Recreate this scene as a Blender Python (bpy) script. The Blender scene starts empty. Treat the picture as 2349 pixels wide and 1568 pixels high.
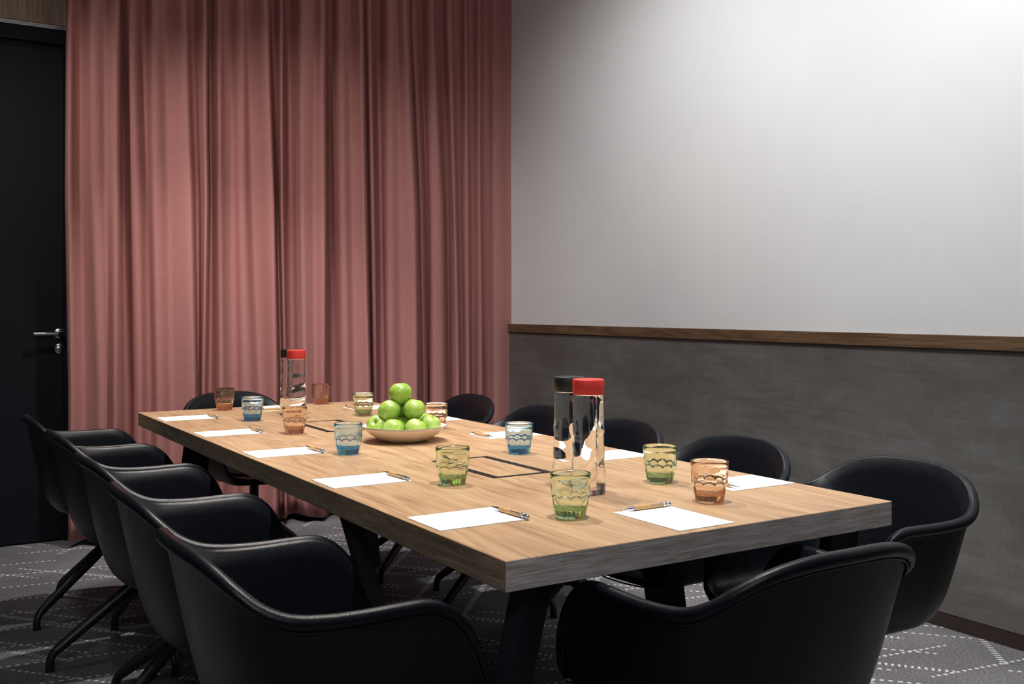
import bpy, bmesh, math, random
import numpy as np
from mathutils import Vector, Matrix

random.seed(7)
PI = math.pi
C = bpy.context.scene.collection
scene = bpy.context.scene

# ------------------------------------------------------------------ camera
YAW = math.radians(31.98)
cam_d = bpy.data.cameras.new('camera')
cam_d.sensor_fit = 'HORIZONTAL'; cam_d.sensor_width = 36.0
cam_d.lens = 36.0 * 2320.0 / 2349.0
cam_d.shift_y = (706.0 - 784.0) / 2349.0
cam_d.clip_start = 0.05
cam = bpy.data.objects.new('camera', cam_d); C.objects.link(cam)
cam.location = (0, 0, 1.178); cam.rotation_euler = (PI / 2, 0, -YAW)
scene.camera = cam

# ------------------------------------------------------------------ world, exposure
w = bpy.data.worlds.new('world'); scene.world = w; w.use_nodes = True
w.node_tree.nodes['Background'].inputs[0].default_value = (0.5, 0.55, 0.62, 1)
w.node_tree.nodes['Background'].inputs[1].default_value = 0.02
vs = scene.view_settings
vs.view_transform = 'Standard'; vs.look = 'None'; vs.gamma = 1.0
vs.use_curve_mapping = False; vs.exposure = 0.0
cy = scene.cycles
cy.max_bounces = 14; cy.transmission_bounces = 12; cy.glossy_bounces = 6; cy.diffuse_bounces = 4
cy.volume_bounces = 0; cy.sample_clamp_indirect = 4.0; cy.use_denoising = True
cy.blur_glossy = 0.5

# ------------------------------------------------------------------ lamps (recessed ceiling spots, plus added fill lights)
def spot(loc, aim, power, size, blend, rad=0.04, col=(1, 0.93, 0.84)):
    l = bpy.data.lights.new('spot', 'SPOT'); l.energy = power; l.spot_size = math.radians(size)
    l.spot_blend = blend; l.shadow_soft_size = rad; l.color = col
    o = bpy.data.objects.new('spot', l); C.objects.link(o); o.location = loc
    o.rotation_euler = (Vector(aim) - Vector(loc)).to_track_quat('-Z', 'Y').to_euler()
    return o
ZL = 3.2
for y in (1.70, 2.95, 4.20):
    spot((1.38, y, ZL), (1.43, y, 0.74), 232, 86, 0.7, col=(1, 0.95, 0.88))
# wall washers for the white wall
spot((2.15, 1.60, ZL), (3.34, 1.75, 1.60), 140, 145, 0.95, 0.05, (0.97, 0.985, 1.0))
spot((1.85, 3.30, ZL), (3.34, 3.6, 1.15), 112, 118, 0.95, 0.05, (0.98, 0.985, 1.0))
# spots that light the curtain
spot((-0.25, 3.95, ZL), (1.1, 5.4, 1.05), 122, 66, 1.0, 0.05, (1, 0.93, 0.86))
spot((0.90, 3.85, ZL), (2.3, 5.4, 1.05), 84, 66, 1.0, 0.05, (1, 0.93, 0.86))
# added fill spots over both aisles, brightening the floor beside the table
spot((-0.15, 3.9, ZL), (0.15, 4.1, 0), 22, 62, 0.5, 0.04, (0.95, 0.97, 1.0))
spot((-0.15, 2.1, ZL), (0.2, 2.6, 0), 10, 62, 0.6, 0.04, (0.95, 0.97, 1.0))
spot((2.75, 2.0, ZL), (2.85, 2.0, 0), 12, 60, 0.8, 0.05, (0.95, 0.97, 1.0))
# added soft fill behind the camera, lifts the table edge and chair shells
al = bpy.data.lights.new('fill_light', 'AREA'); al.energy = 58; al.shape = 'RECTANGLE'; al.size = 1.4; al.size_y = 1.0; al.color = (0.90, 0.95, 1.0)
ao = bpy.data.objects.new('fill_light', al); C.objects.link(ao); ao.location = (-0.7, -0.9, 3.15)
ao.rotation_euler = (Vector((0.9, 2.0, 0.6)) - Vector(ao.location)).to_track_quat('-Z', 'Y').to_euler()

# ------------------------------------------------------------------ material helpers
def new_mat(name, color=(0.5, 0.5, 0.5), rough=0.5, metal=0.0, spec=0.5):
    m = bpy.data.materials.new(name); m.use_nodes = True
    b = m.node_tree.nodes['Principled BSDF']
    b.inputs['Base Color'].default_value = (*color, 1)
    b.inputs['Roughness'].default_value = rough
    b.inputs['Metallic'].default_value = metal
    b.inputs['Specular IOR Level'].default_value = spec
    return m
class NT:
    def __init__(s, m): s.t = m.node_tree; s.b = s.t.nodes.get('Principled BSDF')
    def n(s, typ, **kw):
        x = s.t.nodes.new(typ)
        for k, v in kw.items(): setattr(x, k, v)
        return x
    def l(s, a, b): s.t.links.new(a, b)
    def val(s, sock, v):
        if hasattr(v, 'is_linked') or isinstance(v, bpy.types.NodeSocket): s.l(v, sock)
        else: sock.default_value = v
    def math(s, op, a, b=0.0, c=None, clamp=False):
        x = s.n('ShaderNodeMath', operation=op); x.use_clamp = clamp
        s.val(x.inputs[0], a); s.val(x.inputs[1], b)
        if c is not None: s.val(x.inputs[2], c)
        return x.outputs[0]
    def coord(s, scale=(1, 1, 1), rot=(0, 0, 0), kind='Object'):
        tc = s.n('ShaderNodeTexCoord'); mp = s.n('ShaderNodeMapping')
        mp.inputs['Scale'].default_value = scale; mp.inputs['Rotation'].default_value = rot
        s.l(tc.outputs[kind], mp.inputs['Vector']); return mp.outputs['Vector']
    def noise(s, vec, scale, detail=3, rough=0.5, dist=0.0):
        x = s.n('ShaderNodeTexNoise'); s.l(vec, x.inputs['Vector'])
        x.inputs['Scale'].default_value = scale; x.inputs['Detail'].default_value = detail
        x.inputs['Roughness'].default_value = rough; x.inputs['Distortion'].default_value = dist
        return x.outputs['Fac']
    def ramp(s, fac, stops):
        x = s.n('ShaderNodeValToRGB'); e = x.color_ramp.elements
        while len(e) < len(stops): e.new(0.5)
        for i, (p, c) in enumerate(stops): e[i].position = p; e[i].color = (*c, 1)
        s.l(fac, x.inputs['Fac']); return x.outputs['Color']
    def mix(s, fac, a, b, mode='MIX'):
        x = s.n('ShaderNodeMix', data_type='RGBA', blend_type=mode)
        s.val(x.inputs[0], fac); s.val(x.inputs[6], a); s.val(x.inputs[7], b)
        return x.outputs[2]
    def bump(s, h, strength=0.2, dist=0.001):
        x = s.n('ShaderNodeBump'); x.inputs['Strength'].default_value = strength
        x.inputs['Distance'].default_value = dist; s.l(h, x.inputs['Height'])
        s.l(x.outputs['Normal'], s.b.inputs['Normal'])

def wood_mat(name, stops, grain_axis='Y', rough=0.42, fine=1.0, rings=0.35):
    m = new_mat(name, rough=rough); t = NT(m)
    k = {'Y': (26, 1.4, 26), 'X': (1.4, 26, 26), 'Z': (26, 26, 1.4)}[grain_axis]
    k2 = {'Y': (2.6, .45, 2.6), 'X': (.45, 2.6, 2.6), 'Z': (2.6, 2.6, .45)}[grain_axis]
    k3 = {'Y': (150, 5, 150), 'X': (5, 150, 150), 'Z': (150, 150, 5)}[grain_axis]
    n1 = t.noise(t.coord(k), 1.0 * fine, 5, 0.6, 0.7)
    n2 = t.noise(t.coord(k2), 1.6, 3, 0.5, 1.2)
    n3 = t.noise(t.coord(k3), 1.0 * fine, 3, 0.6, 0.2)
    wv = t.math('FRACT', t.math('MULTIPLY', n2, 9.0))
    wv = t.math('ABSOLUTE', t.math('SUBTRACT', wv, 0.5))
    f = t.math('ADD', t.math('MULTIPLY', n1, 0.50), t.math('MULTIPLY', wv, rings))
    f = t.math('ADD', f, t.math('MULTIPLY', t.math('SUBTRACT', n3, 0.5), 0.75))
    col = t.ramp(f, stops)
    t.l(col, t.b.inputs['Base Color'])
    t.bump(n3, 0.12, 0.0006)
    return m

M = {}
M['oak'] = wood_mat('oak_laminate', [(0.10, (.25, .138, .068)), (0.34, (.385, .240, .130)), (0.55, (.475, .315, .185)), (0.8, (.56, .40, .255))], 'Y', 0.40)
EDGE = [(0.15, (.17, .115, .072)), (0.42, (.36, .27, .18)), (0.75, (.60, .47, .34))]
M['oak_edge'] = wood_mat('oak_edge_banding', EDGE, 'Y', 0.5, 3.0, 0.12)
M['oak_end_lit'] = wood_mat('oak_edge_banding_end_lit', [(0.12, (.26, .22, .20)), (0.36, (.50, .445, .415)), (0.68, (.68, .63, .60))], 'X', 0.5, 3.2, 0.10)  # end banding coloured greyer and paler, standing in for light falling on it
M['rail'] = wood_mat('brown_oak_rail', [(0.2, (.085, .046, .022)), (0.5, (.17, .098, .052)), (0.8, (.25, .155, .09))], 'Y', 0.5)
M['veneer'] = wood_mat('brown_oak_veneer', [(0.2, (.22, .145, .090)), (0.5, (.40, .28, .185)), (0.8, (.56, .41, .28))], 'Z', 0.5, 1.0)

def leather():
    m = new_mat('black_leather', (0.0030, 0.0042, 0.0068), 0.35, 0, 0.25); t = NT(m)
    v = t.n('ShaderNodeTexVoronoi'); v.inputs['Scale'].default_value = 520
    t.l(t.coord(), v.inputs['Vector'])
    n = t.noise(t.coord(), 60, 2)
    t.l(t.math('ADD', t.math('MULTIPLY', n, 0.14), 0.29), t.b.inputs['Roughness'])
    t.bump(v.outputs['Distance'], 0.28, 0.0006)
    return m
M['leather'] = leather()
M['seam'] = new_mat('black_stitching', (0.006, 0.007, 0.010), 0.4)
M['black_steel'] = new_mat('black_powder_coated_steel', (0.008, 0.009, 0.011), 0.42)
M['black_paint'] = new_mat('black_painted_steel', (0.007, 0.008, 0.012), 0.6)

def curtain_mat():
    m = new_mat('dusty_pink_fabric', (0.40, 0.155, 0.14), 0.85, 0, 0.15); t = NT(m)
    a = t.noise(t.coord((420, 420, 14)), 1, 2, 0.6); b = t.noise(t.coord((14, 14, 420)), 1, 2, 0.6)
    f = t.math('ADD', t.math('MULTIPLY', a, 0.5), t.math('MULTIPLY', b, 0.5))
    t.l(t.ramp(f, [(0.3, (.345, .152, .142)), (0.5, (.395, .178, .166)), (0.72, (.435, .20, .188))]), t.b.inputs['Base Color'])
    t.bump(f, 0.2, 0.0005)
    return m
M['curtain'] = curtain_mat()

def plaster():
    m = new_mat('white_wall_paint', (0.74, 0.74, 0.735), 0.75); t = NT(m)
    n = t.noise(t.coord(), 1.3, 3)
    t.l(t.ramp(n, [(0.3, (.71, .715, .715)), (0.7, (.76, .76, .75))]), t.b.inputs['Base Color'])
    t.bump(t.noise(t.coord(), 240, 2), 0.05, 0.0005)
    return m
M['white_wall'] = plaster()

def panel_mat():
    m = new_mat('grey_concrete_look_laminate', (0.1, 0.1, 0.1), 0.55); t = NT(m)
    big = t.noise(t.coord((1, 1.1, 2.6)), 1.6, 5, 0.65, 0.6)
    st = t.noise(t.coord((1, 3, 60)), 1.0, 4, 0.6)
    vt = t.noise(t.coord((1, 150, 6)), 1.0, 2, 0.6)
    fine = t.noise(t.coord(), 130, 3, 0.7)
    f = t.math('ADD', t.math('MULTIPLY', big, 0.75), t.math('MULTIPLY', st, 0.28))
    f = t.math('ADD', f, t.math('MULTIPLY', t.math('SUBTRACT', vt, 0.5), 0.14))
    f = t.math('ADD', f, t.math('MULTIPLY', t.math('SUBTRACT', fine, 0.5), 0.22))
    t.l(t.ramp(f, [(0.30, (.078, .068, .060)), (0.5, (.115, .109, .102)), (0.72, (.170, .168, .163))]), t.b.inputs['Base Color'])
    t.bump(fine, 0.08, 0.0006)
    return m
M['panel'] = panel_mat()
M['base'] = new_mat('dark_brown_skirting', (0.022, 0.013, 0.010), 0.55)
M['door'] = new_mat('anthracite_door_paint', (0.0038, 0.0052, 0.0085), 0.6, 0, 0.2)
M['frame'] = new_mat('black_door_frame', (0.003, 0.004, 0.006), 0.6, 0, 0.2)
M['steel'] = new_mat('brushed_steel', (0.55, 0.55, 0.56), 0.28, 1.0)
M['brass'] = new_mat('worn_brass_key_slot', (0.30, 0.27, 0.18), 0.4, 1.0)
M['dark'] = new_mat('dark_room_paint', (0.16, 0.16, 0.17), 0.8)
M['ceil'] = new_mat('grey_ceiling_paint', (0.45, 0.45, 0.45), 0.9)

def carpet():
    m = new_mat('grey_patterned_carpet', (0.1, 0.1, 0.1), 0.95, 0, 0.1); t = NT(m)
    P = t.coord()
    sx = t.n('ShaderNodeSeparateXYZ')
    wob = t.n('ShaderNodeTexNoise'); wob.inputs['Scale'].default_value = 30; t.l(P, wob.inputs['Vector'])
    av = t.n('ShaderNodeVectorMath', operation='MULTIPLY_ADD')
    t.l(wob.outputs['Color'], av.inputs[0]); av.inputs[1].default_value = (.008, .008, 0); t.l(P, av.inputs[2])
    t.l(av.outputs[0], sx.inputs[0])
    X, Y = sx.outputs[0], sx.outputs[1]
    def family(deg, sp, off, seg, per, duty, wid, keep, seed):
        a = math.radians(deg); ca, sa = math.cos(a), math.sin(a)
        u = t.math('ADD', t.math('MULTIPLY', X, ca), t.math('MULTIPLY', Y, sa))
        v = t.math('ADD', t.math('MULTIPLY', X, -sa), t.math('MULTIPLY', Y, ca))
        q = t.math('ADD', t.math('DIVIDE', v, sp), off)
        idx = t.math('FLOOR', q)
        dist = t.math('MULTIPLY', t.math('ABSOLUTE', t.math('SUBTRACT', t.math('FRACT', q), 0.5)), sp)
        on = t.math('LESS_THAN', dist, wid)
        sg = t.math('FLOOR', t.math('ADD', t.math('DIVIDE', u, seg), t.math('MULTIPLY', idx, 0.37)))
        wn = t.n('ShaderNodeTexWhiteNoise', noise_dimensions='3D'); cb = t.n('ShaderNodeCombineXYZ')
        t.l(idx, cb.inputs[0]); t.l(sg, cb.inputs[1]); cb.inputs[2].default_value = seed
        t.l(cb.outputs[0], wn.inputs['Vector'])
        pres = t.math('LESS_THAN', wn.outputs['Value'], keep)
        ds = t.math('LESS_THAN', t.math('FRACT', t.math('DIVIDE', u, per)), duty)
        return t.math('MULTIPLY', t.math('MULTIPLY', on, pres), ds)
    fa = family(49, 0.235, 0.13, 0.52, 0.0205, 0.40, 0.0115, 0.52, 1.0)
    fb = family(128, 0.30, 0.42, 0.40, 0.0205, 0.40, 0.0115, 0.48, 2.0)
    fc = family(171, 0.21, 0.20, 0.45, 0.0270, 0.50, 0.0060, 0.60, 3.0)
    fd = family(131, 0.105, 0.0, 0.55, 0.0270, 0.50, 0.0060, 0.34, 4.0)
    marks = t.math('MAXIMUM', t.math('MAXIMUM', fa, fb), t.math('MAXIMUM', fc, fd))
    n1 = t.noise(t.coord((110, 420, 1)), 1, 2, 0.7); n2 = t.noise(t.coord((420, 90, 1)), 1, 2, 0.7)
    n3 = t.noise(t.coord(), 3.0, 2)
    g = t.math('ADD', t.math('MULTIPLY', n1, 0.5), t.math('MULTIPLY', n2, 0.5))
    g = t.math('ADD', g, t.math('MULTIPLY', t.math('SUBTRACT', n3, 0.5), 0.15))
    base = t.ramp(g, [(0.36, (.045, .042, .048)), (0.5, (.110, .106, .115)), (0.64, (.27, .265, .285))])
    col = t.mix(t.math('MULTIPLY', marks, t.math('ADD', t.math('MULTIPLY', n1, 0.5), 0.6), clamp=True), base, (.52, .52, .55, 1))
    t.l(col, t.b.inputs['Base Color'])
    t.bump(g, 0.6, 0.003)
    return m
M['carpet'] = carpet()

def glass_mat(name, tint, density, ior=1.5, surf=None, body=None, amt=0.0):
    m = bpy.data.materials.new(name); m.use_nodes = True; nt = m.node_tree
    nt.nodes.clear()
    out = nt.nodes.new('ShaderNodeOutputMaterial'); g = nt.nodes.new('ShaderNodeBsdfGlass')
    g.inputs['IOR'].default_value = ior; g.inputs['Roughness'].default_value = 0.0
    if surf: g.inputs['Color'].default_value = (*surf, 1)
    last = g.outputs[0]
    if amt > 0:
        d = nt.nodes.new('ShaderNodeBsdfTranslucent'); d.inputs['Color'].default_value = (*body, 1)
        mx = nt.nodes.new('ShaderNodeMixShader'); mx.inputs[0].default_value = amt
        nt.links.new(last, mx.inputs[1]); nt.links.new(d.outputs[0], mx.inputs[2]); last = mx.outputs[0]
    nt.links.new(last, out.inputs['Surface'])
    if density > 0:
        v = nt.nodes.new('ShaderNodeVolumeAbsorption')
        v.inputs['Color'].default_value = (*tint, 1); v.inputs['Density'].default_value = density
        nt.links.new(v.outputs[0], out.inputs['Volume'])
    return m
M['glass_orange'] = glass_mat('amber_orange_glass', (0.97, 0.60, 0.36), 18, 1.5, (1.0, .965, .92), (1.0, .50, .22), .03)
M['glass_green'] = glass_mat('pale_green_glass', (0.60, 0.88, 0.46), 17, 1.5, (.985, 1.0, .945), (.45, .85, .30), .02)
M['glass_blue'] = glass_mat('turquoise_blue_glass', (0.05, 0.72, 0.96), 32, 1.5, (.965, .992, 1.0), (.03, .60, 1.0), .045)
M['bottle'] = glass_mat('water_filled_clear_glass', (0.9, 0.95, 0.95), 1.0, 1.40)
M['cap_red'] = new_mat('matt_red_silicone', (0.62, 0.035, 0.028), 0.5)
M['cap_black'] = new_mat('matt_black_silicone', (0.010, 0.010, 0.012), 0.45)
M['bowl'] = new_mat('cream_ceramic_glaze', (0.80, 0.67, 0.52), 0.35)
M['bowl_in'] = new_mat('off_white_ceramic_glaze', (0.80, 0.78, 0.72), 0.25)
M['bowl_rim'] = new_mat('brown_glazed_rim', (0.16, 0.08, 0.04), 0.4)
M['paper'] = new_mat('white_paper', (0.90, 0.90, 0.90), 0.7)
M['ink'] = new_mat('grey_print', (0.22, 0.24, 0.24), 0.7)
M['bamboo'] = wood_mat('bamboo_barrel', [(0.2, (.38, .20, .075)), (0.5, (.56, .33, .14)), (0.8, (.68, .45, .22))], 'X', 0.4)
M['chrome'] = new_mat('satin_chrome', (0.62, 0.66, 0.72), 0.22, 1.0)
M['black_plastic'] = new_mat('black_plastic', (0.01, 0.01, 0.01), 0.35)
M['port'] = new_mat('black_anodised_frame', (0.004, 0.0035, 0.0035), 0.5, 0, 0.3)

def apple_mat():
    m = new_mat('green_apple_skin', (0.3, 0.5, 0.08), 0.36, 0, 0.5); t = NT(m)
    n = t.noise(t.coord(), 26, 4, 0.6); sp = t.noise(t.coord((1, 1, 1)), 260, 1)
    oi = t.n('ShaderNodeObjectInfo')
    f = t.math('ADD', t.math('MULTIPLY', n, 0.75), t.math('MULTIPLY', oi.outputs['Random'], 0.2))
    c = t.ramp(f, [(0.25, (.17, .33, .025)), (0.5, (.29, .455, .06)), (0.75, (.47, .58, .20))])
    dots = t.math('GREATER_THAN', sp, 0.69)
    c = t.mix(t.math('MULTIPLY', dots, 0.35), c, (.62, .70, .36, 1))
    t.l(c, t.b.inputs['Base Color'])
    t.b.inputs['Coat Weight'].default_value = 0.25; t.b.inputs['Coat Roughness'].default_value = 0.15
    t.b.inputs['Subsurface Weight'].default_value = 0.08
    t.b.inputs['Subsurface Radius'].default_value = (.01, .01, .004)
    return m
M['apple'] = apple_mat()
M['stem'] = new_mat('brown_apple_stem', (0.09, 0.05, 0.02), 0.7)

# ------------------------------------------------------------------ mesh helpers
def tag(o, label=None, cat=None, group=None, kind=None):
    if label: o['label'] = label
    if cat: o['category'] = cat
    if group: o['group'] = group
    if kind: o['kind'] = kind
    return o
def empty(name, loc=(0, 0, 0), rz=0.0):
    o = bpy.data.objects.new(name, None); C.objects.link(o)
    o.location = loc; o.rotation_euler = (0, 0, rz); o.empty_display_size = 0.05
    return o
def obj(name, me, mats, parent=None, smooth=False, loc=None, rot=None):
    if isinstance(me, bmesh.types.BMesh):
        bm = me; me = bpy.data.meshes.new(name); bm.to_mesh(me); bm.free()
    if not isinstance(mats, (list, tuple)): mats = [mats]
    if not me.materials:
        for m in mats: me.materials.append(m)
    if smooth:
        for p in me.polygons: p.use_smooth = True
    o = bpy.data.objects.new(name, me); C.objects.link(o)
    if parent: o.parent = parent
    if loc: o.location = loc
    if rot: o.rotation_euler = rot
    return o
def pydata(name, v, f):
    me = bpy.data.meshes.new(name); me.from_pydata([tuple(map(float, p)) for p in v], [], f); me.update(); return me
def box(bm, x0, x1, y0, y1, z0, z1, mi=0):
    vs_ = [bm.verts.new(p) for p in ((x0, y0, z0), (x1, y0, z0), (x1, y1, z0), (x0, y1, z0), (x0, y0, z1), (x1, y0, z1), (x1, y1, z1), (x0, y1, z1))]
    fs = []
    for q in ((0, 3, 2, 1), (4, 5, 6, 7), (0, 1, 5, 4), (1, 2, 6, 5), (2, 3, 7, 6), (3, 0, 4, 7)):
        f = bm.faces.new([vs_[i] for i in q]); f.material_index = mi; fs.append(f)
    return fs
def bevel_box(x0, x1, y0, y1, z0, z1, r=0.002, seg=2):
    bm = bmesh.new(); box(bm, x0, x1, y0, y1, z0, z1)
    bmesh.ops.bevel(bm, geom=bm.edges[:], offset=r, segments=seg, affect='EDGES', profile=0.5)
    return bm
def lathe(profile, seg=64, close=False):
    """profile: list of (r, z); r==0 makes a pole."""
    v, f, rings = [], [], []
    for r, z in profile:
        if r < 1e-7:
            rings.append([len(v)]); v.append((0, 0, z))
        else:
            rings.append(list(range(len(v), len(v) + seg)))
            for k in range(seg):
                a = 2 * PI * k / seg; v.append((r * math.cos(a), r * math.sin(a), z))
    n = len(rings); pairs = [(i, i + 1) for i in range(n - 1)]
    if close: pairs.append((n - 1, 0))
    for i, j in pairs:
        A, B = rings[i], rings[j]
        for k in range(seg):
            k2 = (k + 1) % seg
            if len(A) == 1 and len(B) == 1: continue
            if len(A) == 1: f.append((A[0], B[k2], B[k]))
            elif len(B) == 1: f.append((A[k], A[k2], B[0]))
            else: f.append((A[k], A[k2], B[k2], B[k]))
    return v, f
def tube(points, rad, seg=10, closed=False, caps=True):
    P = [Vector(p) for p in points]; n = len(P)
    rads = rad if isinstance(rad, (list, tuple)) else [rad] * n
    v, f = [], []; up = None; prev = None
    for i in range(n):
        if closed: t = (P[(i + 1) % n] - P[i - 1]).normalized()
        else: t = (P[min(i + 1, n - 1)] - P[max(i - 1, 0)]).normalized()
        if up is None:
            up = Vector((0, 0, 1)) if abs(t.z) < 0.9 else Vector((1, 0, 0))
            a = t.cross(up).normalized()
        else:
            a = (prev - t * prev.dot(t)).normalized()
        prev = a; b = t.cross(a)
        for k in range(seg):
            q = 2 * PI * k / seg; v.append(P[i] + (a * math.cos(q) + b * math.sin(q)) * rads[i])
    for i in range(n - 1 + (1 if closed else 0)):
        j = (i + 1) % n
        for k in range(seg):
            k2 = (k + 1) % seg
            f.append((i * seg + k, i * seg + k2, j * seg + k2, j * seg + k))
    if caps and not closed:
        f.append(tuple(range(seg))[::-1]); f.append(tuple((n - 1) * seg + k for k in range(seg)))
    return v, f
def spline(pts, per=8, closed=False):
    """Catmull-Rom through points."""
    P = [np.array(p, float) for p in pts]; n = len(P); out = []
    rng = n if closed else n - 1
    for i in range(rng):
        if closed: p0, p1, p2, p3 = P[i - 1], P[i], P[(i + 1) % n], P[(i + 2) % n]
        else: p0, p1, p2, p3 = P[max(i - 1, 0)], P[i], P[i + 1], P[min(i + 2, n - 1)]
        for k in range(per):
            t = k / per
            out.append(0.5 * ((2 * p1) + (-p0 + p2) * t + (2 * p0 - 5 * p1 + 4 * p2 - p3) * t * t + (-p0 + 3 * p1 - 3 * p2 + p3) * t ** 3))
    if not closed: out.append(P[-1])
    return out

# view geometry used to place measured things (angles measured in the photograph)
FX, FY = math.sin(YAW), math.cos(YAW); RX, RY = math.cos(YAW), -math.sin(YAW)
def ray_y(px, Yv):
    k = (px - 1174.5) / 2320.0
    return (FX + RX * k) / (FY + RY * k) * Yv

# ------------------------------------------------------------------ room shell
WX = 3.34; BY = 5.56; LX = -2.4; NY = -1.8; CZ = 3.25
bm = bmesh.new(); box(bm, LX, WX, NY, BY + .2, -0.1, 0.0)
tag(obj('floor', bm, M['carpet']), 'grey carpet with dashed white line pattern', kind='structure')
bm = bmesh.new(); box(bm, LX, WX, NY, BY + .2, CZ, CZ + 0.1)
tag(obj('ceiling', bm, M['ceil']), kind='structure')
bm = bmesh.new(); box(bm, WX, WX + 0.1, NY, BY + .2, 0, CZ)
wr = tag(obj('wall_right', bm, M['white_wall']), 'white painted wall above a grey panelled dado', kind='structure')
bm = bmesh.new(); box(bm, LX - 0.1, LX, NY, BY + .2, 0, CZ)
tag(obj('wall_left', bm, M['dark']), kind='structure')
bm = bmesh.new(); box(bm, LX, WX, NY - 0.1, NY, 0, CZ)
tag(obj('wall_front', bm, M['dark']), kind='structure')
DX0, DX1, DT = -0.18, 0.84, 2.58      # door opening
bm = bmesh.new()
box(bm, LX, DX0, BY, BY + .2, 0, CZ); box(bm, DX1, WX, BY, BY + .2, 0, CZ); box(bm, DX0, DX1, BY, BY + .2, DT + .02, CZ)
tag(obj('wall_back', bm, M['dark']), kind='structure')
# wood veneer over the door, its metal profile
bm = bevel_box(LX, 1.05, BY - 0.02, BY, DT + 0.022, CZ - 0.001, 0.002, 1)
tag(obj('trim_2', bm, M['veneer']), 'brown wood veneer panel above the black door', kind='structure')
bm = bmesh.new(); box(bm, LX, 1.05, BY - 0.028, BY, DT + 0.010, DT + 0.018); box(bm, LX, 1.05, BY - 0.022, BY, DT + 0.001, DT + 0.010)
tag(obj('trim_3', bm, M['steel']), 'thin brushed metal profile under the veneer', kind='structure')
# door
door = tag(empty('door_1', (0, 0, 0)), 'anthracite door beside the pink curtain', kind='structure')
bm = bevel_box(DX0 + 0.05, DX1 - 0.05, BY + 0.0, BY + 0.045, 0.006, 2.48, 0.003)
obj('door_leaf', bm, M['door'], door)
bm = bmesh.new()
box(bm, DX0, DX0 + 0.05, BY - 0.015, BY + 0.10, 0, DT); box(bm, DX1 - 0.05, DX1, BY - 0.015, BY + 0.10, 0, DT)
box(bm, DX0 + .05, DX1 - .05, BY - 0.015, BY + 0.10, 2.51, DT); box(bm, DX0 + .05, DX1 - .05, BY + 0.02, BY + 0.10, 2.47, 2.51)
obj('door_frame', bm, M['frame'], door)
HX = ray_y(137, BY - 0.01); 
hd = empty('door_handle', (HX, BY, 1.049)); hd.parent = door
v, f = lathe([(0, 0), (.027, 0), (.027, .006), (.025, .009), (0, .009)], 40)
obj('rosette', pydata('rosette', v, f), M['steel'], hd, True, rot=(PI / 2, 0, 0))
pts = spline([(0.0, -.008, 0), (0, -.035, 0), (0, -.052, 0), (-.010, -.060, 0), (-.03, -.062, 0), (-.13, -.062, 0)], 6)
v, f = tube(pts, .0095, 16)
obj('lever', pydata('lever', v, f), M['steel'], hd, True)
lk = empty('door_lock', (HX + .002, BY, 0.972)); lk.parent = door
v, f = lathe([(0, 0), (.027, 0), (.027, .006), (.025, .009), (0, .009)], 40)
obj('escutcheon', pydata('escutcheon', v, f), M['steel'], lk, True, rot=(PI / 2, 0, 0))
bm = bevel_box(-.0045, .0045, -.0125, -.008, -.016, .006, .002); 
obj('key_cylinder', bm, M['brass'], lk)
# dado panels, wooden rail and skirting on the right wall
joints = [NY, -0.86, 1.94, 4.74, BY + .15]
for i in range(len(joints) - 1):
    bm = bevel_box(WX - 0.016, WX, joints[i] + 0.0006, joints[i + 1] - 0.0006, 0.056, 1.024, 0.0008, 1)
    obj('panel', bm, M['panel'], wr)
bm = bevel_box(WX - 0.028, WX, NY, BY + .15, 1.0295, 1.079, 0.0015)
tag(obj('trim_1', bm, M['rail']), 'brown oak rail capping the grey dado', kind='structure')
bm = bevel_box(WX - 0.014, WX, NY, BY + .15, 0.0, 0.058, 0.001, 1)
tag(obj('baseboard_right', bm, M['base']), 'dark brown skirting along the grey dado', kind='structure')

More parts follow.
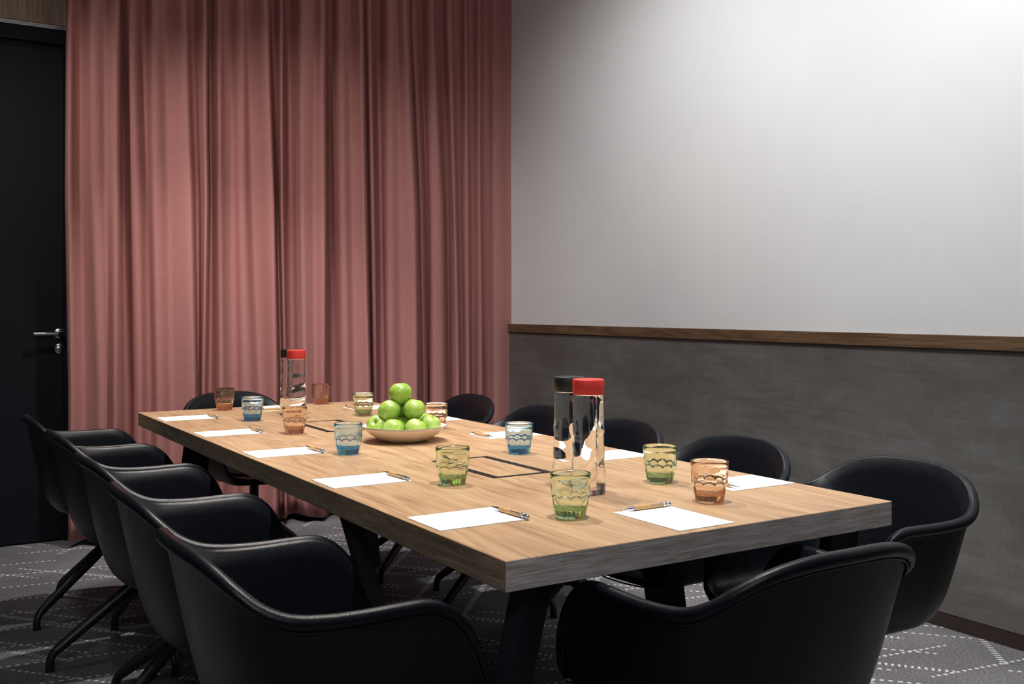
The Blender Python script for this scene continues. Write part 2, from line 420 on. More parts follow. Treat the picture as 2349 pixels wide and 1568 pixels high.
# ------------------------------------------------------------------ curtain
# fold positions measured in the photograph: x at the top, at eye height, near the hem; how far the cloth stands forward
FOLDS = [
 (152,149,156,.03),(160,158,163,.075),(172,172,178,.05),(186,186,192,.035),(197,200,210,.065),(208,212,226,.10),(222,226,240,.10),
 (240,242,250,.085),(256,258,258,.115),(269,269,266,.125),(273,274,274,.09),(277,279,284,.01),(284,290,298,.015),(296,304,312,.06),(308,318,324,.065),
 (324,332,334,.03),(336,340,346,.035),(348,352,360,.085),(360,366,374,.085),(378,386,392,.06),(398,408,414,.085),(416,430,436,.115),(427,440,446,.115),(434,447,452,.06),
 (446,456,458,.05),(458,465,463,.095),(469,472,467,.125),(474,476,471,.10),(477,481,476,.01),(484,488,486,.005),(494,496,498,.05),(504,504,510,.07),(514,518,524,.03),
 (530,536,542,.03),(546,550,556,.07),(558,562,572,.075),(568,576,590,.045),(584,594,606,.065),(602,614,622,.11),(614,626,632,.125),(618,629,636,.09),(623,633,640,.02),
 (632,640,647,.025),(642,644,652,.085),(647,648,656,.085),(652,653,660,.02),(665,668,672,.005),(678,682,684,.05),(690,692,698,.10),(706,706,710,.095),
 (722,720,724,.085),(736,738,738,.12),(743,745,744,.12),(746,748,748,.08),(750,752,754,.01),(762,764,768,.01),(772,776,782,.065),(784,788,796,.09),(802,806,812,.07),
 (818,824,832,.10),(829,836,844,.125),(833,840,848,.08),(837,844,852,.01),(845,850,856,.05),(852,857,862,.055),(858,863,868,.015),(872,876,880,.01),(884,886,890,.08),(896,898,902,.10),
 (912,916,922,.085),(926,938,944,.115),(936,951,955,.125),(940,955,959,.08),(944,960,964,.02),(952,966,972,.05),(958,972,980,.03),(970,980,984,.01),(982,988,990,.07),(992,1002,1004,.09),
 (998,1014,1018,.085),(1004,1022,1026,.03),(1018,1030,1032,.02),(1030,1040,1046,.09),(1038,1044,1052,.09),(1044,1050,1056,.04),(1056,1058,1062,.04),(1066,1068,1072,.085),(1071,1074,1078,.08),(1075,1078,1082,.03),
 (1086,1088,1090,.03),(1097,1098,1100,.07),(1102,1103,1106,.065),(1106,1108,1112,.02),(1118,1120,1124,.015),(1132,1132,1136,.055),(1144,1146,1150,.06),(1160,1164,1168,.05),(1176,1180,1182,.055),(1184,1190,1190,.045)]
YC = 5.35
def curtain():
    rows = 34; zb, zt = 0.028, 3.232
    cols = None; V = []
    for r in range(rows + 1):
        z = zb + (zt - zb) * r / rows
        ctrl = []
        for i, (a, b, c, d) in enumerate(FOLDS):
            # interpolate by height: top view line about z 2.5, middle z 1.75, lower z 1.0
            if z > 1.75: t = min((z - 1.75) / 0.8, 1.35); x = b + (a - b) * t
            else: t = min((1.75 - z) / 0.85, 1.15); x = b + (c - b) * t
            dd = (d - .06) * 1.25 * (1.0 - 0.10 * max(0, (z - 2.2))) 
            y = YC - dd
            ctrl.append((ray_y(x, y), y + 0.004 * math.sin(z * 2.3 + i)))
        pts = spline(ctrl, 4)
        cols = len(pts)
        hem = 0.0
        for j, p in enumerate(pts):
            zz = z
            if r == 0: zz = z + 0.012 * math.sin(j * 0.11) + 0.006 * math.sin(j * 0.37)
            V.append((p[0], p[1], zz))
    F = []
    for r in range(rows):
        for j in range(cols - 1):
            a = r * cols + j; F.append((a, a + 1, a + cols + 1, a + cols))
    me = pydata('curtain', V, F)
    o = obj('curtain', me, M['curtain'], smooth=True)
    s = o.modifiers.new('thick', 'SOLIDIFY'); s.thickness = 0.0022; s.offset = 1
    return o
cu = curtain()
root = tag(empty('curtain', (2.0, YC, 0)), 'floor-length dusty pink curtain in deep folds beside the dark door', 'curtain')
cu.name = 'curtain_cloth'; cu.parent = root; cu.matrix_parent_inverse = Matrix.Translation((-2.0, -YC, 0))
root.name = 'curtain'
bm = bmesh.new(); box(bm, -1.25, 1.335, -0.10, 0.08, 3.234, 3.249)
obj('curtain_track', bm, M['steel'], root)

# ------------------------------------------------------------------ table
TX0, TX1, TY0, TY1, TZ = 0.917, 1.947, 1.490, 4.43, 0.74
table = tag(empty('conference_table', (1.432, 2.96, 0)), 'long oak-topped conference table on black splayed steel legs', 'table')
def rel(p): return (p[0] - 1.432, p[1] - 2.96, p[2])
def tabletop():
    bm = bmesh.new(); x0, x1, y0, y1 = TX0 - 1.432, TX1 - 1.432, TY0 - 2.96, TY1 - 2.96
    # top sheet and core
    box(bm, x0, x1, y0, y1, TZ - 0.055, TZ)
    bmesh.ops.bevel(bm, geom=[e for e in bm.edges], offset=0.0012, segments=1, affect='EDGES')
    for f in bm.faces:
        f.material_index = 0 if f.normal.z > 0.2 else (1 if abs(f.normal.x) > 0.7 else 2)
    return bm
obj('tabletop', tabletop(), [M['oak'], M['oak_edge'], M['oak_end_lit']], table)
def slab_leg(top, bot, wt, wb, th, yaw):
    """flat tapered steel leg between two points, its broad side turned by yaw"""
    ca, sa = math.cos(yaw), math.sin(yaw)
    u = Vector((ca, sa, 0)); n = Vector((-sa, ca, 0)); T = Vector(rel(top)); B = Vector(rel(bot))
    bm = bmesh.new(); vs_ = []
    for P, wd in ((B, wb), (T, wt)):
        for s1, s2 in ((-1, -1), (1, -1), (1, 1), (-1, 1)):
            vs_.append(bm.verts.new(P + u * s1 * wd / 2 + n * s2 * th / 2))
    for q in ((0, 3, 2, 1), (4, 5, 6, 7), (0, 1, 5, 4), (1, 2, 6, 5), (2, 3, 7, 6), (3, 0, 4, 7)):
        bm.faces.new([vs_[i] for i in q])
    bmesh.ops.bevel(bm, geom=bm.edges[:], offset=0.003, segments=2, affect='EDGES')
    return bm
ZT = TZ - 0.055
LEGS = [((1.022, 1.56, ZT), (0.965, 1.72, 0.0), .072, .072, .045, 0.3),
        ((1.86, 1.56, ZT), (1.90, 1.72, 0.0), .072, .072, .045, -0.3),
        ((0.955, 2.27, ZT), (1.16, 2.27, 0.0), .042, .042, .035, 0.0),
        ((1.835, 2.20, ZT), (1.915, 2.17, 0.0), .115, .10, .06, -0.6),
        ((1.120, 4.25, ZT), (1.055, 4.25, 0.0), .10, .13, .04, -0.3),
        ((1.85, 4.30, ZT), (1.90, 4.25, 0.0), .08, .08, .04, 0.3)]
for L in LEGS: obj('leg', slab_leg(*L), M['black_paint'], table)
for y in (1.80, 2.24, 4.20):
    bm = bevel_box(1.0 - 1.432, 1.86 - 1.432, y - .03 - 2.96, y + .03 - 2.96, ZT - 0.035, ZT - 0.0005)
    obj('crossbar', bm, M['black_paint'], table)
def port(cy_):
    x0, x1, y0, y1 = 1.336 - 1.432, 1.520 - 1.432, cy_ - .172 - 2.96, cy_ + .172 - 2.96
    wd = [.016, .016]
    bm = bmesh.new(); z0, z1 = TZ - 0.004, TZ + 0.0012
    box(bm, x0, x0 + .022, y0, y1, z0, z1); box(bm, x1 - .022, x1, y0, y1, z0, z1)
    box(bm, x0 + .022, x1 - .022, y0, y0 + .014, z0, z1); box(bm, x0 + .022, x1 - .022, y1 - .014, y1, z0, z1)
    o = obj('cable_port', bm, M['port'], table)
    bm = bmesh.new(); box(bm, x0 + .0235, x1 - .0235, y0 + .0155, y1 - .0155, TZ - 0.004, TZ + 0.0008)
    obj('port_lid', bm, M['oak'], o)
port(2.402); port(3.545)

# ------------------------------------------------------------------ armchairs
HALF = [(0, -.312, .765), (.065, -.309, .764), (.125, -.298, .757), (.178, -.281, .742), (.216, -.258, .719), (.244, -.226, .692), (.261, -.185, .674),
        (.268, -.130, .667), (.270, -.065, .665), (.271, 0, .666), (.271, .060, .664), (.269, .105, .643), (.266, .140, .603), (.260, .166, .553), (.250, .187, .505),
        (.235, .206, .466), (.212, .223, .443), (.17, .238, .434), (.11, .247, .430), (.05, .251, .428), (0, .252, .428)]
rim_ctrl = HALF + [(-x, y, z) for x, y, z in HALF[-2:0:-1]]
RIM = [np.array(p) for p in spline(rim_ctrl, 4, closed=True)]
NR = len(RIM)
def smooth_profile(ctrl, n):
    """uniform clamped quadratic-ish smoothing of a polyline profile"""
    P = [np.array(c, float) for c in ctrl]
    for _ in range(3):
        Q = [P[0]]
        for a, b in zip(P[:-1], P[1:]): Q += [a * .75 + b * .25, a * .25 + b * .75]
        Q.append(P[-1]); P = Q
    # resample by arc length
    L = np.cumsum([0] + [np.linalg.norm(b - a) for a, b in zip(P[:-1], P[1:])])
    out = []
    for t in np.linspace(0, L[-1], n):
        k = min(np.searchsorted(L, t, side='right') - 1, len(P) - 2)
        u = (t - L[k]) / max(L[k + 1] - L[k], 1e-9); out.append(P[k] * (1 - u) + P[k + 1] * u)
    return out
CEN = np.array([0.0, -0.02])
def backness(p):
    t = min(1, max(0, (-p[1] - .06) / .20)); return t * t * (3 - 2 * t)
OUT_S = [(0, 0), (.40, 0), (.62, .0), (.80, .05), (.89, .22), (.925, .45), (.955, .70), (.980, .90), (.992, .975)]
OUT_B = [(0, 0), (.36, 0), (.54, .0), (.68, .05), (.775, .20), (.845, .42), (.912, .68), (.965, .90), (.990, .975)]
IN_S = [(0, 0), (.35, 0), (.62, .0), (.80, .04), (.845, .20), (.872, .45), (.900, .75), (.925, .95)]
IN_B = [(0, 0), (.33, 0), (.56, .0), (.68, .04), (.745, .18), (.805, .42), (.868, .72), (.918, .95)]
def shell(z0, n, drop=0.0):
    ps, pb = smooth_profile(OUT_S, n), smooth_profile(OUT_B, n); V = [(CEN[0], CEN[1], z0)]; F = []
    for a_, b_ in zip(ps[1:], pb[1:]):
        for p in RIM:
            w = backness(p); s, h = a_ * (1 - w) + b_ * w
            x, y = CEN + (p[:2] - CEN) * s
            V.append((x, y, z0 + (p[2] - drop - z0) * h))
    for j in range(NR): F.append((0, 1 + j, 1 + (j + 1) % NR))
    for k in range(n - 2):
        a = 1 + k * NR; b = a + NR
        for j in range(NR):
            j2 = (j + 1) % NR; F.append((a + j, b + j, b + j2, a + j2))
    return V, F
def hi(p):
    t = min(1, max(0, (p[2] - .445) / .12)); return t * t * (3 - 2 * t)
def upholstery():
    """inner skin that runs up the inside, over the padded edge and down to the piping outside"""
    ps, pb = smooth_profile(IN_S, 24), smooth_profile(IN_B, 24)
    V = [(CEN[0], CEN[1], .442)]; F = []; rows = 0
    for a_, b_ in zip(ps[1:], pb[1:]):
        for p in RIM:
            w = backness(p); s, h = a_ * (1 - w) + b_ * w
            x, y = CEN + (p[:2] - CEN) * (s + (.965 - s) * (1 - hi(p)) * max(0, (s - .8) / .125) ** 2 * .9)
            V.append((x, y, .442 + (p[2] - .442) * min(h, .97)))
        rows += 1
    for q in np.linspace(0, 1, 14):
        for p in RIM:
            k = hi(p); r = .0090 + .0045 * k; a0 = math.radians(100 + 65 * k); a1 = math.radians(-75)
            a = a0 + (a1 - a0) * q
            n = (p[:2] - CEN); n = n / np.linalg.norm(n)
            x, y = p[:2] + n * r * math.cos(a)
            V.append((x, y, p[2] - .004 + r * math.sin(a)))
        rows += 1
    for j in range(NR): F.append((0, 1 + j, 1 + (j + 1) % NR))
    for k in range(rows - 1):
        a = 1 + k * NR; b = a + NR
        for j in range(NR):
            j2 = (j + 1) % NR; F.append((a + j, b + j, b + j2, a + j2))
    return V, F
inV, inF = upholstery()
outV, outF = shell(.398, 24, 0.006)
outF = [tuple(reversed(q)) for q in outF]
ME = {}
def mesh_of(name, v, f):
    if name not in ME: ME[name] = pydata(name, v, f)
    return ME[name]
def seam_ring(s, dz, r, inner=False):
    pts = []
    for p in RIM:
        xy = CEN + (p[:2] - CEN) * s; pts.append((xy[0], xy[1], p[2] - dz))
    return tube(pts, r, 6, closed=True)
def chair_base_leg():
    path = spline([(0.005, 0, .252), (.09, 0, .194), (.18, 0, .133), (.268, 0, .072), (.287, 0, .057), (.297, 0, .040), (.300, 0, .022), (.300, 0, .0)], 5)
    # rectangular-ish tube: tapered
    n = len(path); rads = [0.0215 - 0.0080 * min(1, i / (n * .62)) for i in range(n)]
    v, f = tube([tuple(p) for p in path], rads, 10)
    return v, f
def make_chair():
    r = empty('armchair')
    obj('outer_shell', mesh_of('outer_shell', outV, outF), M['leather'], r, True)
    up = obj('upholstery', mesh_of('upholstery', inV, inF), M['leather'], r, True)
    v, f = seam_ring(.998, .0200, .0022); obj('piping', mesh_of('piping', v, f), M['seam'], r, True)
    # seat cushion with a stitched edge
    prof = smooth_profile([(0, 0), (.5, 0), (.86, 0), (.97, -.25), (1.0, -1.0)], 14)
    V = [(0, .01, .462)]; F = []
    ring = []
    N = 64
    for k in range(N):
        a = 2 * PI * k / N; ca, sa = math.cos(a), math.sin(a)
        e = 2 / 3.0
        x = .200 * math.copysign(abs(ca) ** e, ca); y = .185 * math.copysign(abs(sa) ** e, sa)
        if y > 0: y *= 1.10
        else: x *= 1 - .12 * (y / .185) ** 2
        ring.append((x, y + .015))
    for s, h in prof[1:]:
        for x, y in ring: V.append((x * s, .01 + (y - .01) * s, .462 + h * .022 - .010 * max(0, (y - .10) / .1) * s))
    for j in range(N): F.append((0, 1 + j, 1 + (j + 1) % N))
    for k in range(len(prof) - 2):
        a = 1 + k * N; b = a + N
        for j in range(N): j2 = (j + 1) % N; F.append((a + j, b + j, b + j2, a + j2))
    cs = obj('seat_cushion', mesh_of('seat_cushion', V, F), M['leather'], r, True)
    v, f = lathe([(0, .392), (.07, .392), (.07, .380), (.028, .368), (.021, .358), (.021, .275), (.026, .268), (.026, .222), (.020, .214), (0, .214)], 28)
    obj('column', mesh_of('column', v, f), M['black_steel'], r, True, loc=(0, -.022, 0))
    v, f = chair_base_leg(); lm = mesh_of('leg', v, f)
    fv, ff = lathe([(0, 0), (.0145, 0), (.0145, .006), (0, .006)], 16)
    fm = mesh_of('foot_glide', fv, ff)
    legs = []
    for k in range(4):
        l = obj('leg', lm, M['black_steel'], r, True, loc=(0, -.022, 0)); l.rotation_euler = (0, 0, PI / 4 + k * PI / 2)
        g = obj('foot_glide', fm, M['black_plastic'], l, False, loc=(.300, 0, 0))
        legs.append(l)
    return r
def copy_tree(o, parent=None):
    c = o.copy(); C.objects.link(c)
    if parent: c.parent = parent
    for ch in o.children: copy_tree(ch, c)
    return c
proto = make_chair()
GR = 'black leather armchairs around the table'
# x, y, facing angle (0 = +Y), base angle in world degrees, label
CH = [
 (.748, 1.836, -90, 20, 'black leather swivel armchair nearest the camera on the left side'),
 (.765, 2.410, -91, 40, 'black leather armchair second from the camera on the left side'),
 (.780, 2.998, -89, 30, 'black leather armchair in the middle of the left row'),
 (.786, 3.615, -88.5, 7, 'black leather armchair second from the curtain in the left row'),
 (.775, 4.200, -90, 27, 'black leather armchair at the far end of the left row beside the dark door'),
 (2.052, 1.755, 87, 35, 'black leather armchair at the near right table corner, closest to the grey wall'),
 (2.012, 2.325, 88, 25, 'black leather armchair second from the camera on the right side'),
 (2.014, 2.895, 90, 10, 'black leather armchair in the middle of the right side, partly behind the water bottles'),
 (2.050, 3.466, 91, 20, 'black leather armchair second from the curtain on the right side'),
 (2.060, 4.104, 90, 27, 'black leather armchair farthest on the right side, seen against the curtain'),
 (1.389, 1.452, 0, 45, 'black leather armchair at the near end of the table, seen from its back'),
 (1.470, 4.580, 190, 30, 'black leather armchair at the far head of the table, in front of the curtain'),
]
for i, (x, y, fa, ba, lab) in enumerate(CH):
    c = proto if i == 0 else copy_tree(proto)
    c.location = (x, y, 0); c.rotation_euler = (0, 0, math.radians(fa))
    k = 0
    for ch in c.children:
        if ch.name.split('.')[0] == 'leg':
            ch.rotation_euler = (0, 0, math.radians(ba - fa + 90 * k)); k += 1
    tag(c, lab, 'chair', GR)

# ------------------------------------------------------------------ tumblers
def tumbler_mesh():
    seg = 100; H_ = 0.0925
    zs = [0.0, .0012, .004, .009, .015, .021, .027, .033, .038, .041, .043, .0445, .046, .0475, .049, .0505, .052, .0545, .0575, .0600, .0615, .063, .0645, .066, .0675, .069, .0705, .074, .080, .086, .0905]
    V, F, rings = [], [], []
    def r_out(th, z):
        c = abs(math.cos(5 * th))          # scallop phase, ten panels
        sc = math.sqrt(max(c, 0))
        lo = .0460 + .0065 * sc - .003; hi = .0650 + .0048 * sc - .003   # lower and upper scalloped edges
        base = .0304 + (.0402 - .0304) * min(1, (z / .048)) ** 0.78
        flute = base * (1 - .030 * (1 - c) ** 1.2)
        up = .0406 + (.0428 - .0406) * min(1, max(0, (z - .060) / .030))
        band = .0413
        def ss(a, b, x): 
            t = min(1, max(0, (x - a) / (b - a))); return t * t * (3 - 2 * t)
        r = flute + (band - flute) * ss(lo - .0025, lo + .0015, z)
        r = r + (up - r) * ss(hi - .001, hi + .003, z)
        return r
    for z in zs:
        idx = []
        for k in range(seg):
            th = 2 * PI * k / seg; r = r_out(th, z)
            if z < .001: r -= .0015
            idx.append(len(V)); V.append((r * math.cos(th), r * math.sin(th), z))
        rings.append(idx)
    prof_in = [(.0422, H_ - .0006), (.0412, H_), (.0403, H_ - .0010), (.0398, .080), (.0388, .070), (.0380, .062), (.0378, .054), (.0372, .046), (.0356, .036), (.0334, .027), (.0308, .0215), (.0265, .0178), (.020, .0165), (.010, .0172)]
    for r, z in prof_in:
        idx = []
        for k in range(seg):
            th = 2 * PI * k / seg; rr = r
            if z < .045: rr = r * (1 - .008 * (1 - abs(math.cos(5 * th))))
            dz = 0.0007 * math.cos(14 * th) if (z < .0178) else 0
            idx.append(len(V)); V.append((rr * math.cos(th), rr * math.sin(th), z + dz))
        rings.append(idx)
    for A, B in zip(rings[:-1], rings[1:]):
        for k in range(seg):
            k2 = (k + 1) % seg; F.append((A[k], A[k2], B[k2], B[k]))
    t = len(V); V.append((0, 0, .0175)); B = rings[-1]
    for k in range(seg): F.append((B[k], B[(k + 1) % seg], t))
    # underside, slightly hollow
    b = len(V)
    for k in range(seg):
        th = 2 * PI * k / seg; V.append((.024 * math.cos(th), .024 * math.sin(th), .0016))
    A = rings[0]
    for k in range(seg):
        k2 = (k + 1) % seg; F.append((A[k2], A[k], b + k, b + k2))
    c = len(V); V.append((0, 0, .0024))
    for k in range(seg): F.append((b + (k + 1) % seg, b + k, c))
    return V, F
tv, tf = tumbler_mesh()
TM = {}
for cname in ('orange', 'green', 'blue'):
    me = pydata('tumbler_' + cname, tv, tf); me.materials.append(M['glass_' + cname]); TM[cname] = me
ZTAB = TZ + 0.0004
GL = [
 ('orange', 1.252, 4.335, 'orange faceted tumbler nearest the far left table corner'),
 ('blue', 1.228, 3.875, 'blue faceted tumbler between the far orange tumbler and the pair of far bottles'),
 ('orange', 1.702, 4.372, 'orange faceted tumbler at the far end, right of the far bottles'),
 ('green', 1.665, 3.808, 'green faceted tumbler at the far right, left of the apple pile'),
 ('orange', 1.228, 3.402, 'orange faceted tumbler standing in front of the far pair of bottles'),
 ('blue', 1.192, 2.838, 'blue faceted tumbler left of the apple bowl'),
 ('orange', 1.712, 3.262, 'orange faceted tumbler half hidden behind the apple bowl'),
 ('blue', 1.632, 2.574, 'blue faceted tumbler right of the apple bowl on the right side'),
 ('green', 1.207, 2.212, 'green faceted tumbler beside the near cable port'),
 ('green', 1.228, 1.735, 'green faceted tumbler nearest the camera, in front of the near bottles'),
 ('green', 1.661, 1.958, 'green faceted tumbler right of the near pair of bottles'),
 ('orange', 1.592, 1.705, 'orange faceted tumbler nearest the camera, near right table corner'),
]
for i, (cn, x, y, lab) in enumerate(GL):
    o = obj('tumbler', TM[cn], [M['glass_' + cn]], None, True, loc=(x, y, ZTAB), rot=(0, 0, i * 0.7))
    tag(o, lab, 'glass', 'faceted coloured tumblers on the table')

# ------------------------------------------------------------------ water bottles
def bottle_mesh(seed):
    rnd = random.Random(seed); seg = 72
    ph = [rnd.uniform(0, 6.28) for _ in range(8)]
    prof = [(0, .003), (.030, .003), (.0375, .0), (.0400, .0025), (.0408, .007), (.0405, .014)]
    z = .022
    while z < .222: prof.append((None, z)); z += .008
    prof += [(.0358, .2225), (.0358, .232), (.0352, .2335), (0, .2335)]
    V, F, rings = [], [], []
    for r, z in prof:
        if r == 0: rings.append([len(V)]); V.append((0, 0, z)); continue
        idx = []
        for k in range(seg):
            th = 2 * PI * k / seg
            if r is None:
                t = (z - .022) / .20
                rr = .0402 - .0046 * t
                wv = (.0010 * math.sin(z * 120 + ph[0] + 1.4 * math.sin(th + ph[1])) + .0006 * math.sin(2 * th + ph[2] + z * 45) + .0003 * math.sin(3 * th + ph[3] - z * 80)) * (1.25 - .9 * t)
                env = min(1, t * 6) * min(1, (1 - t) * 3)
                rr += wv * env
            else: rr = r
            idx.append(len(V)); V.append((rr * math.cos(th), rr * math.sin(th), z))
        rings.append(idx)
    for A, B in zip(rings[:-1], rings[1:]):
        for k in range(seg):
            k2 = (k + 1) % seg
            if len(A) == 1: F.append((A[0], B[k2], B[k]))
            elif len(B) == 1: F.append((A[k], A[k2], B[0]))
            else: F.append((A[k], A[k2], B[k2], B[k]))
    return V, F
def bottle(x, y, cap, lab, seed, rz):
    r = tag(empty('water_bottle', (x, y, ZTAB), rz), lab, 'bottle', 'water bottles on the table')
    v, f = bottle_mesh(seed); obj('glass_body', pydata('glass_body', v, f), M['bottle'], r, True)
    v, f = lathe([(0, .234), (.0368, .234), (.0374, .2350), (.0378, .2660), (.0372, .2685), (.0355, .2695), (0, .2695)], 56)
    o = obj('cap', pydata('cap', v, f), M['cap_' + cap], r, True)
    o.data.set_sharp_from_angle(angle=math.radians(40))
    return r
def unp(px, d):
    k = (px - 1174.5) / 2320.0; return (FX * d + RX * k * d, FY * d + RY * k * d)
b1 = unp(1349.5, 2.395); b2 = unp(1305.5, 2.48); b3 = unp(679.5, 4.06); b4 = unp(665, 4.15)
bottle(*b1, 'red', 'clear water bottle with red cap in the near pair', 3, 0.4)
bottle(*b2, 'black', 'clear water bottle with black cap in the near pair', 5, 2.0)
bottle(*b3, 'red', 'clear water bottle with red cap in the far pair', 8, 1.0)
bottle(*b4, 'black', 'clear water bottle with black cap in the far pair', 11, 3.0)

# ------------------------------------------------------------------ bowl of apples
BC = (1.468, 3.022)
bw = tag(empty('fruit_bowl', (BC[0], BC[1], ZTAB)), 'shallow cream ceramic bowl holding the pile of green apples', 'bowl')
v, f = lathe([(0, .004), (.060, .004), (.066, .0), (.072, .002), (.090, .010), (.112, .024), (.130, .039), (.1400, .0505), (.1385, .0505), (.1270, .0405), (.108, .026), (.085, .0135), (.060, .0085), (0, .0085)], 96)
me = pydata('bowl_body', v, f); me.materials.append(M['bowl']); me.materials.append(M['bowl_in'])
for i, p in enumerate(me.polygons):
    if i >= 96 * 8: p.material_index = 1
obj('bowl_body', me, [M['bowl'], M['bowl_in']], bw, True)
pts = [(.1393 * math.cos(a), .1393 * math.sin(a), .0507) for a in np.linspace(0, 2 * PI, 96, endpoint=False)]
v, f = tube(pts, .0009, 8, closed=True)
obj('rim_band', pydata('rim_band', v, f), M['bowl_rim'], bw, True)

def apple_mesh(seed):
    rnd = random.Random(seed); seg, n = 48, 30
    a1, a2 = rnd.uniform(0, 6.28), rnd.uniform(0, 6.28); V, F, rings = [], [], []
    R = .0365
    for i in range(n + 1):
        t = PI * i / n    # 0 bottom .. pi top
        c, s = math.cos(t), math.sin(t)
        r = R * s * (1 + .05 * (-c) ) * 1.0
        z = -R * .93 * c
        # stalk and calyx hollows
        if -c > 0: z -= .0125 * math.exp(-(s / .22) ** 2)
        else: z += .006 * math.exp(-(s / .20) ** 2)
        if i in (0, n): rings.append([len(V)]); V.append((0, 0, z)); continue
        idx = []
        for k in range(seg):
            th = 2 * PI * k / seg
            m = 1 + .018 * math.cos(2 * th + a1) + .012 * math.cos(5 * th + a2) * (1 if c > 0 else .6)
            idx.append(len(V)); V.append((r * m * math.cos(th), r * m * math.sin(th), z + .0012 * math.cos(th + a2) * s + (.0014 * math.cos(5 * th + a2) * s if c > .5 else 0)))
        rings.append(idx)
    for A, B in zip(rings[:-1], rings[1:]):
        for k in range(seg):
            k2 = (k + 1) % seg
            if len(A) == 1: F.append((A[0], B[k2], B[k]))
            elif len(B) == 1: F.append((A[k], A[k2], B[0]))
            else: F.append((A[k], A[k2], B[k2], B[k]))
    return V, F
AM = []
for s in (1, 2, 3):
    v, f = apple_mesh(s); me = pydata('apple', v, f); me.materials.append(M['apple']); AM.append(me)
v, f = tube(spline([(0, 0, .020), (.001, 0, .028), (.004, .001, .037)], 4), [.0012] * 8 + [.0016], 8)
STM = pydata('stem', v, f)
# right offset, forward offset (view-aligned), height, tilt, tilt direction, scale, label
AP = [
 (-.086, -.018, .0500, 1.0, -1.8, 1.0, 'green apple at the left of the bowl with its stalk hollow facing front'),
 (-.029, -.066, .0460, .25, 1.4, .98, 'green apple in the bottom front row with a yellow blush, left of centre'),
 (.043, -.064, .0460, .55, .3, .98, 'green apple in the bottom front row right of centre'),
 (.085, -.012, .0530, .6, -.4, .98, 'green apple at the right end of the bottom layer'),
 (-.064, .050, .0500, .3, 2.0, 1.0, 'green apple at the back left of the bottom layer, mostly hidden'),
 (.006, .004, .0440, .2, 0.0, 1.0, 'green apple in the middle of the bottom layer, glimpsed between the others'),
 (.058, .056, .0500, .3, 1.0, 1.0, 'green apple at the back right of the bottom layer, mostly covered by two others'),
 (-.004, .074, .0490, .3, 1.0, .98, 'green apple at the very back of the bottom layer, behind the middle one'),
 (-.047, -.018, .1010, .45, 2.4, 1.03, 'green apple on the left of the second layer'),
 (.033, -.016, .1050, .25, .6, 1.02, 'green apple on the right of the second layer'),
 (-.004, .052, .1000, .3, 1.6, 1.0, 'shaded green apple at the back of the second layer'),
 (-.012, -.004, .1560, .12, 2.0, 1.06, 'green apple crowning the top of the pile'),
]
for i, (r_, f_, z_, ti, td, sc, lab) in enumerate(AP):
    x = BC[0] + RX * r_ + FX * f_; y = BC[1] + RY * r_ + FY * f_
    a = obj('apple', AM[i % 3], [M['apple']], None, True)
    axis = Vector((-math.sin(td), math.cos(td), 0))
    q = Matrix.Rotation(-YAW, 4, 'Z') @ Matrix.Rotation(ti, 4, axis) @ Matrix.Rotation(i * 1.3, 4, 'Z')
    a.rotation_euler = q.to_euler(); a.location = (x, y, ZTAB + z_); a.scale = (sc, sc, sc)
    tag(a, lab, 'apple', 'green apples piled in the bowl')
    if i in (0, 1, 9, 11): obj('stem', STM, M['stem'], a, True)

# ------------------------------------------------------------------ note sheets and pens
def paper_mesh():
    bm = bmesh.new(); n = 3
    for k in range(n):
        o = 0.0002 * k
        box(bm, -.105 + o, .105 - o, -.074 + o, .074 - o, .0 + k * .0005, .00045 + k * .0005)
    return bm
bm = paper_mesh(); PM = bpy.data.meshes.new('notepad'); bm.to_mesh(PM); bm.free(); PM.materials.append(M['paper'])
def print_mesh():
    # small illegible grey letterforms: a row of five little marks
    bm = bmesh.new()
    for k in range(5):
        x = k * .0046; z0, z1 = .0001, .00022
        if k in (1, 3):
            box(bm, x, x + .0007, 0, .0028, z0, z1); box(bm, x + .0023, x + .003, 0, .0028, z0, z1)
            box(bm, x + .0007, x + .0023, 0, .0006, z0, z1); box(bm, x + .0007, x + .0023, .0022, .0028, z0, z1)
        else:
            box(bm, x, x + .0007, 0, .0028, z0, z1); box(bm, x + .0012, x + .0030, .0011, .0017, z0, z1)
    return bm
bm = print_mesh(); PRM = bpy.data.meshes.new('printed_mark'); bm.to_mesh(PRM); bm.free(); PRM.materials.append(M['ink'])
def pen_parts():
    P = {}
    P['barrel'] = (lathe([(.0048, -.030), (.0055, -.026), (.0056, .0), (.0056, .048), (.0052, .050)], 20), M['bamboo'])
    P['tip'] = (lathe([(0, -.062), (.0010, -.062), (.0013, -.058), (.0045, -.0315), (.0048, -.0300), (0, -.0300)], 20), M['chrome'])
    P['nib'] = (lathe([(0, -.0645), (.0006, -.0645), (.0010, -.0618), (0, -.0618)], 10), M['black_plastic'])
    P['collar'] = (lathe([(0, .0500), (.0058, .0500), (.0058, .0600), (.0046, .0605), (0, .0605)], 20), M['chrome'])
    P['button'] = (lathe([(0, .0605), (.0044, .0605), (.0046, .0710), (.0038, .0725), (0, .0725)], 20), M['chrome'])
    return P
PP = {}
for k, ((v, f), m) in pen_parts().items():
    # turn the lathe axis from Z to X
    v = [(p[2], p[1], p[0]) for p in v]; me = pydata(k, v, [tuple(reversed(q)) for q in f]); me.materials.append(m); PP[k] = me
bm = bevel_box(.015, .056, -.0012, .0012, .0062, .0072, .0003, 1)
box(bm, .050, .054, -.0010, .0010, .0050, .0064)
CL = bpy.data.meshes.new('clip'); bm.to_mesh(CL); bm.free(); CL.materials.append(M['chrome'])
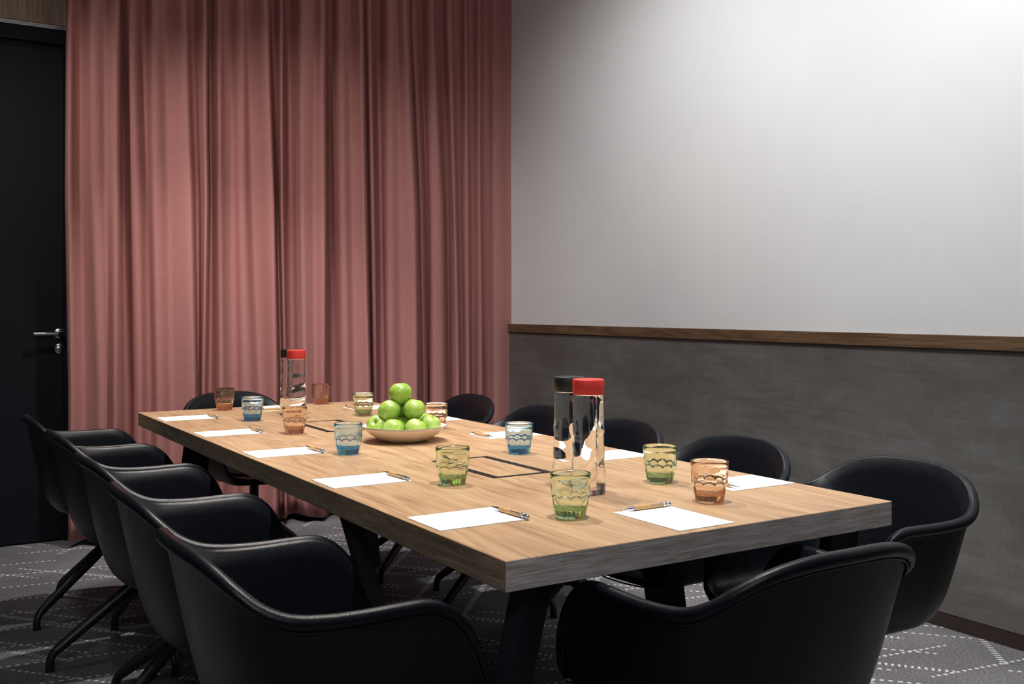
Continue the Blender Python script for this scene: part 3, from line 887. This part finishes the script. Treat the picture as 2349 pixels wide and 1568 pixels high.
def pen(x, y, rz, lab, z=TZ + .0021):
    r = tag(empty('ballpoint_pen', (x, y, z), rz), lab, 'pen', 'bamboo pens on the note sheets')
    for k in ('barrel', 'tip', 'nib', 'collar', 'button'): obj(k, PP[k], [], r, k != 'clip', loc=(0, 0, .0054))
    obj('clip', CL, [], r, False, loc=(0, 0, .0054), rot=(0.9, 0, 0))
    return r
def paper(x, y, rz, lab):
    o = tag(obj('note_sheet', PM, [], None, loc=(x, y, ZTAB), rot=(0, 0, rz)), lab, 'paper', 'white note sheets laid at each seat')
    obj('printed_mark', PRM, [], o, loc=(-.0965, -.070, .00135), rot=(0, 0, 0))
    return o
R90 = PI / 2
NTH = ['nearest the camera', 'second from the camera', 'in the middle', 'second from the curtain', 'nearest the curtain']
LY = [1.832, 2.380, 2.966, 3.532, 4.095]
for i, y in enumerate(LY):
    o = paper(1.036, y, 0, 'blank white note sheet on the left side, ' + NTH[i])
    o.children[0].location = (-.100, -.045, .00135); o.children[0].rotation_euler = (0, 0, -R90)
    # tip away from the camera, button near
    pen(1.128, y - .010 + (.008 if i % 2 else 0), -R90 + 0.06, 'bamboo pen on the left side note sheet ' + NTH[i])
RYs = [1.842, 2.395, 2.975, 3.54, 4.10]
for i, y in enumerate(RYs):
    o = paper(1.832, y, 0, 'blank white note sheet on the right side, ' + NTH[i])
    o.children[0].location = (.100, .045, .00135); o.children[0].rotation_euler = (0, 0, R90)
for i in (0, 2, 4):
    pen(1.752 if i == 0 else 1.738, RYs[i], R90 + .02, 'bamboo pen on the right side note sheet ' + NTH[i]).location.y = RYs[i] - .008
o = paper(1.402, 1.612, R90, 'blank white note sheet at the near end of the table')
o.children[0].location = (-.100, -.045, .00135); o.children[0].rotation_euler = (0, 0, -R90)
pen(1.404, 1.706, 0.0, 'bamboo pen lying along the sheet at the near end of the table')
o = paper(1.435, 4.300, R90, 'blank white note sheet at the far head of the table')
pen(1.430, 4.205, PI, 'bamboo pen lying across the sheet at the far head of the table')

for me in bpy.data.meshes: me.update()
